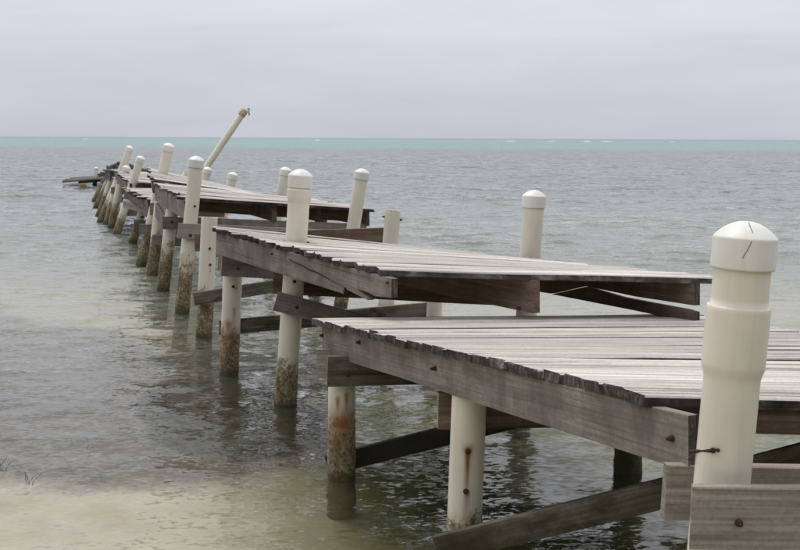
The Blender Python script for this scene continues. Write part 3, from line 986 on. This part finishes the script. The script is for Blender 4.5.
# ------------------------------------------------------------------ second deck
B, cb = section('plank deck with cracked splintered side beam and split joist, second from the beach', ((213, 227, 9.45), (380, 269.5, 6.75), (713, 277, 6.5), (486, 255, 9.2)))
deck(B, *cb, ragged=0.022, flush=0.45, shift={0: (0.06, 0.0, 0.0), 21: (0.05, 0.0, 0.0)})
u_ = lambda s, t, dz=-0.042: under(*cb, s, t, dz)
p0, p1 = u_(0.02, 0.0), u_(0.02, 1.035)
LB = (p1 - p0).length
outl = [(0.0, -0.185), (LB * 0.79, -0.185), (LB * 0.792, -0.150), (LB * 0.80, -0.135), (LB * 0.805, -0.150), (LB * 0.90, -0.178), (LB * 0.905, -0.168), (LB * 0.855, -0.126),
        (LB * 0.90, -0.128), (LB * 0.93, -0.138), (LB, -0.118), (LB, 0.0), (0.0, 0.0)]
sideB = outline_board('side_beam', p0, p1, outl, 0.042, [W_FASCIA, W_END], B)
nB = -(frame(p0, p1).to_3x3() @ Vector((0, 1, 0)))
if nB.y > 0:
    nB = -nB
crk = []
for k in range(9):                                     # the crack that runs down the beam: a dark wedge let into its face
    f = k / 8
    crk.append((LB * (0.50 + 0.30 * f), -0.055 - 0.085 * f + random.gauss(0, 0.004), 0.0015 + 0.0045 * math.sin(math.pi * min(1, f + 0.12))))
Vc = [(x, z + w) for x, z, w in crk] + [(x, z - w) for x, z, w in crk[::-1]]
Mc = frame(p0, p1)
mcrack = plain('dark_split', ((0.012, 0.01, 0.009), (0.03, 0.025, 0.022)), 20, 0.95)
loc_n = Mc.to_3x3().inverted() @ nB
yo = 0.0225 * (1 if loc_n.y > 0 else -1)
mesh_obj('split', [(x, yo, z) for x, z in Vc], [tuple(range(len(Vc)))], mcrack, sideB, Mc)
for f, dz in ((0.40, -0.05), (0.985, -0.03), (0.795, -0.165)):
    bolt(p0.lerp(p1, f) + Vector((0, 0, dz)) + nB * 0.022, nB, sideB, 0.010, 0.02)
jm = timber('joist', u_(0.39, 0.02), u_(0.48, 1.0), 0.205, 0.05, [W_BROWN, W_BROWN], B)
bolt(u_(0.455, 0.985, -0.22) + Vector((-0.03, -0.02, 0)), Vector((-0.5, -0.8, 0)), jm, 0.013, 0.03)
# right joist split along its length: the lower half has dropped open
q0, q1 = u_(0.94, 0.0), u_(0.955, 1.0)
LQ = (q1 - q0).length
outline_board('split_joist', q0, q1, [(0, -0.19), (LQ * 0.45, -0.19), (LQ * 0.60, -0.10), (LQ * 0.8, -0.125), (LQ, -0.130), (LQ, 0), (0, 0)], 0.042, [W_BROWN, W_END], B)
outline_board('split_joist', q0 + Vector((0, 0, -0.002)), q1 + Vector((0, 0, -0.002)), [(LQ * 0.455, -0.192), (LQ * 0.8, -0.215), (LQ, -0.235), (LQ, -0.168), (LQ * 0.97, -0.160), (LQ * 0.75, -0.142), (LQ * 0.605, -0.104)],
              0.040, [W_BROWN, W_END], B)
c2 = board_s('crossbeam', B, (273.5, 270.5, 8.65), (528, 284, 8.9), 0.186, 0.045, [W_BROWN, W_BOARD])
c3 = board_s('crossbeam', B, (222, 255.5, 9.50), (430, 267, 10.0), 0.180, 0.045, [W_FASCIA, W_BOARD])
bolt_s(c3, 238, 268.5, 9.46, Vector((0, -1, 0)))
board_s('crossbeam', B, (218.5, 253, 9.82), (440, 262, 10.25), 0.160, 0.042, [W_BOARD, W_BOARD])
b1 = board_s('brace', B, (278, 292, 8.37), (470, 343, 8.7), 0.148, 0.042, [W_FASCIA, W_BOARD])
bolt_s(b1, 297, 307.5, 8.34, Vector((-0.1, -1, 0)), 0.015)
board_s('brace', B, (219, 320, 9.82), (426, 302.5, 10.55), 0.14, 0.04, [W_WET, W_WET])
board_s('brace', B, (193, 293, 11.36), (340, 269, 11.2), 0.13, 0.04, [W_WET, W_BOARD])

# ------------------------------------------------------------------ third deck
C, cc = section('tilted plank deck sloping down to the right, third from the beach', ((153, 182, 16.2), (181, 196, 13.15), (374, 208.5, 13.98), (306, 198.5, 16.6)))
deck(C, *cc, ragged=0.03, flush=0.5)
u_ = lambda s, t, dz=-0.042: under(*cc, s, t, dz)
timber('side_beam', u_(0.02, 0.0), u_(0.02, 1.03), 0.225, 0.045, [W_FASCIA, W_END], C, segs=5)
timber('joist', u_(0.42, 0.05), u_(0.475, 0.975), 0.20, 0.06, [W_BROWN, W_BROWN], C)
timber('joist', u_(0.70, 0.05), u_(0.74, 0.9), 0.18, 0.045, [W_BROWN, W_BROWN], C)
timber('side_beam', u_(0.96, 0.0), u_(0.965, 1.0), 0.185, 0.045, [W_BROWN, W_END], C)
timber('joist', u_(0.06, 0.78), u_(0.93, 0.80), 0.17, 0.05, [W_BROWN, W_BROWN], C)
c4 = board_s('crossbeam', C, (178.5, 223, 12.95), (352, 231, 13.55), 0.18, 0.045, [W_BOARD, W_BOARD])
bolt_s(c4, 190.5, 235.5, 12.9, Vector((0, -1, 0)), 0.022, 0.04)
board_s('crossbeam', C, (186, 217, 13.36), (366, 224, 14.0), 0.10, 0.045, [W_FASCIA, W_FASCIA])
board_s('crossbeam', C, (194, 233.5, 11.68), (384.5, 227.5, 11.82), 0.19, 0.045, [W_BROWN, W_BOARD])
c5 = board_s('crossbeam', C, (163, 216.5, 14.86), (300, 222, 15.3), 0.17, 0.045, [W_FASCIA, W_FASCIA])
bolt_s(c5, 172, 222, 14.8, Vector((0, -1, 0)), 0.02, 0.04)
board_s('crossbeam', C, (152.5, 234.5, 16.25), (190, 237, 16.3), 0.15, 0.045, [W_FASCIA, W_FASCIA])
board_s('brace', C, (157, 203, 16.0), (168, 222, 15.2), 0.2, 0.05, [W_FASCIA, W_FASCIA])

# ------------------------------------------------------------------ fourth deck
D, cdk = section('raised warped plank deck behind the third deck with one capped pile through it', ((150, 168, 19.0), (151.5, 177.5, 16.42), (268, 195, 16.9), (226, 186, 19.3)))
deck(D, *cdk, ragged=0.04)
u_ = lambda s, t, dz=-0.042: under(*cdk, s, t, dz)
timber('side_beam', u_(0.02, 0.0), u_(0.02, 1.0), 0.185, 0.045, [W_FASCIA, W_END], D)
timber('side_beam', u_(0.95, 0.0), u_(0.95, 1.0), 0.185, 0.045, [W_BROWN, W_END], D)
board_s('crossbeam', D, (139.5, 224, 17.84), (215, 227, 18.0), 0.16, 0.045, [W_FASCIA, W_FASCIA])
board_s('crossbeam', D, (150, 203, 17.84), (225, 205, 18.0), 0.2, 0.05, [W_BOARD, W_BOARD])

# ------------------------------------------------------------------ low ragged deck
E, ce = section('low sunken deck with ragged plank ends and a sagging lower beam', ((123, 187.5, 22.4), (149, 199, 19.5), (216, 200, 19.5), (190, 189, 22.4)))
deck(E, *ce, ragged=0.06, th=0.05)
u_ = lambda s, t, dz=-0.05: under(*ce, s, t, dz)
timber('side_beam', u_(0.03, 0.0), u_(0.03, 1.0, -0.06), 0.17, 0.06, [W_ROT, W_END], E, wob=0.03, segs=6)
board_s('crossbeam', E, (124, 200.5, 22.0), (150, 205, 20.6), 0.15, 0.05, [W_BOARD, W_BOARD])
c6 = board_s('crossbeam', E, (134, 220, 21.7), (185, 221, 21.8), 0.15, 0.045, [W_ROT, W_ROT])
bolt_s(c6, 142.5, 217, 21.6, Vector((0, -1, 0)), 0.026, 0.05)

# ------------------------------------------------------------------ fifth deck
F, cf = section('small sloping plank deck with a grey side beam behind the low ragged deck', ((114, 170.5, 27.0), (129, 181.5, 23.2), (195, 185, 23.4), (168, 173, 27.2)))
deck(F, *cf, ragged=0.04)
u_ = lambda s, t, dz=-0.042: under(*cf, s, t, dz)
timber('side_beam', u_(0.03, 0.0), u_(0.03, 1.0), 0.20, 0.05, [W_FASCIA, W_END], F, segs=5)
timber('side_beam', u_(0.95, 0.0), u_(0.95, 1.0), 0.2, 0.05, [W_BROWN, W_END], F)
timber('joist', u_(0.06, 0.95), u_(0.9, 0.95), 0.15, 0.05, [W_BROWN, W_END], F)
for a, b in (((111, 187, 26.2), (150, 189, 26.4)), ((103, 196, 28.8), (140, 198, 29)), ((118, 208, 23.5), (150, 210, 23.6))):
    board_s('crossbeam', F, a, b, 0.15, 0.05, [W_FASCIA, W_FASCIA])

# ------------------------------------------------------------------ outermost ragged deck
Gd, cg = section('dark rotten outermost deck of jumbled lifted planks', ((103.5, 176, 34.0), (109, 169.5, 27.6), (153, 174.5, 27.4), (141, 171.5, 34.0)))
deck(Gd, *cg, mat=(W_PLANK, W_ROT), ragged=0.14, pitch=0.2, gap=0.03)
u_ = lambda s, t, dz=-0.042: under(*cg, s, t, dz)
timber('side_beam', u_(0.04, 0.0), u_(0.04, 1.0), 0.2, 0.05, [W_FASCIA, W_END], Gd, segs=5, wob=0.012)
timber('side_beam', u_(0.9, 0.0), u_(0.9, 1.0), 0.2, 0.05, [W_ROT, W_END], Gd, segs=5)
for a, b, w in (((107.5, 166.5, 28.0), (119, 161.8, 28.6), 0.16), ((118, 161.8, 28.5), (131, 166, 28.2), 0.15), ((130, 165, 28.2), (152.5, 170.5, 28.0), 0.13), ((112, 165, 28.4), (128, 168.5, 27.8), 0.15),
                ((120, 163.5, 29.0), (145, 169.5, 29.0), 0.16), ((101.5, 180, 30.0), (111, 171.5, 28.2), 0.17)):
    timber('loose_plank', sight(*a), sight(*b), w * 0.55, 0.05, [W_ROT, W_ROT], Gd, wob=0.03, segs=4)

# ------------------------------------------------------------------ fallen deck lying in the water
Hd, ch = section('fallen dark deck lying flat on the open water past the jetty end', ((72, 177.5, 50.5), (64, 181.2, 47.5), (110, 177.8, 47.5), (110, 174.2, 50.5)), 'fallen_deck')
deck(Hd, *ch, mat=(W_ROT, W_ROT), ragged=0.16, pitch=0.3, th=0.06, gap=0.02)
u_ = lambda s, t, dz=-0.06: under(*ch, s, t, dz)
timber('side_beam', u_(0.95, 0.0), u_(0.95, 1.0), 0.2, 0.06, [W_ROT, W_ROT], Hd)
timber('joist', u_(0.3, 0.9), u_(1.0, 0.9), 0.1, 0.06, [W_ROT, W_ROT], Hd)
for (u, v, y, r) in ((83, 183.6, 46.3, 0.13),):
    p = sight(u, v, y)
    p.z = 0
    tg = thing('stump', 'ochre weed-grown stump under the fallen deck in open water', 'stump', p)
    lathe('stem', [(r * 1.5, -1.2), (r * 1.35, -0.1), (r * 1.15, 0.06), (r * 0.8, 0.13), (r * 0.35, 0.16)], 14, SPONGE, tg, Matrix.Translation(p), True,
          fn=lambda a, z: 0.09 * mnoise.noise(Vector((math.cos(a) * 2, math.sin(a) * 2, z * 9 + u))))

# ------------------------------------------------------------------ weed sprigs that break the surface off the beach
for (u, v, n, h) in ((28, 479, 4, 0.03), (2.5, 466, 4, 0.045), (88, 447, 2, 0.008)):
    d = 2.1 / math.tan(PITCH + math.atan((v - 275) / FPX))
    p = sight(u, v, d)
    p.z = -0.05
    Vw, Fw = [], []
    for k in range(n):
        ax_, ay_ = random.gauss(0, 0.012), random.gauss(0, 0.012)
        lx, ly = random.gauss(0, 0.05), random.gauss(0, 0.03)
        hh = 0.055 + h * random.uniform(0.4, 1.0)
        b0 = len(Vw)
        for j in range(4):
            f = j / 3
            w = 0.0045 * (1 - 0.75 * f)
            for a in range(4):
                Vw.append((ax_ + lx * f * f + w * math.cos(a * 1.571), ay_ + ly * f * f + w * math.sin(a * 1.571), hh * f))
        for j in range(3):
            for a in range(4):
                Fw.append((b0 + j * 4 + a, b0 + j * 4 + (a + 1) % 4, b0 + j * 4 + 4 + (a + 1) % 4, b0 + j * 4 + 4 + a))
    o = mesh_obj('weed_sprig', Vw, Fw, WEED, None, Matrix.Translation(p))
    o['label'], o['category'], o['group'] = 'thin brown weed sprig poking out of the shallows off the sand', 'weed', 'weed sprigs in the shallows'

# ------------------------------------------------------------------ surf breaking on the far reef
for k, (u, ln, h) in enumerate(((507, 16, 0.7), (548, 9, 0.55), (583, 10, 0.8), (603, 14, 0.9), (667, 7, 0.5), (318, 8, 0.5), (90, 7, 0.45))):
    p = sight(u, 300, 900.0)
    p.z = 0.0
    Vw, Fw = [], []
    h, ln = h * 0.5, ln * 0.7
    n = 22
    for j in range(n + 1):
        f = j / n
        e = math.sin(math.pi * f) ** 0.6
        x = (f - 0.5) * ln
        hh = h * e * (0.45 + 0.8 * abs(mnoise.noise(Vector((x * 0.35, k * 7.3, 0)))))
        yy = 1.5 * mnoise.noise(Vector((x * 0.12, k * 3.1, 4)))
        for (dy, dz) in ((-1.6, -0.2), (-0.7, 0.55), (0.0, 1.0), (0.8, 0.5), (2.2, -0.2)):
            Vw.append((x, yy + dy * (0.4 + e), hh * dz if dz > 0 else -0.3))
    for j in range(n):
        for a in range(4):
            Fw.append((j * 5 + a, j * 5 + 5 + a, j * 5 + 6 + a, j * 5 + a + 1))
    o = mesh_obj('breaking_wave', Vw, Fw, FOAM, None, Matrix.Translation(p), None, True)
    o['label'], o['category'], o['group'] = 'small white wave breaking on the distant reef', 'wave', 'waves on the reef'
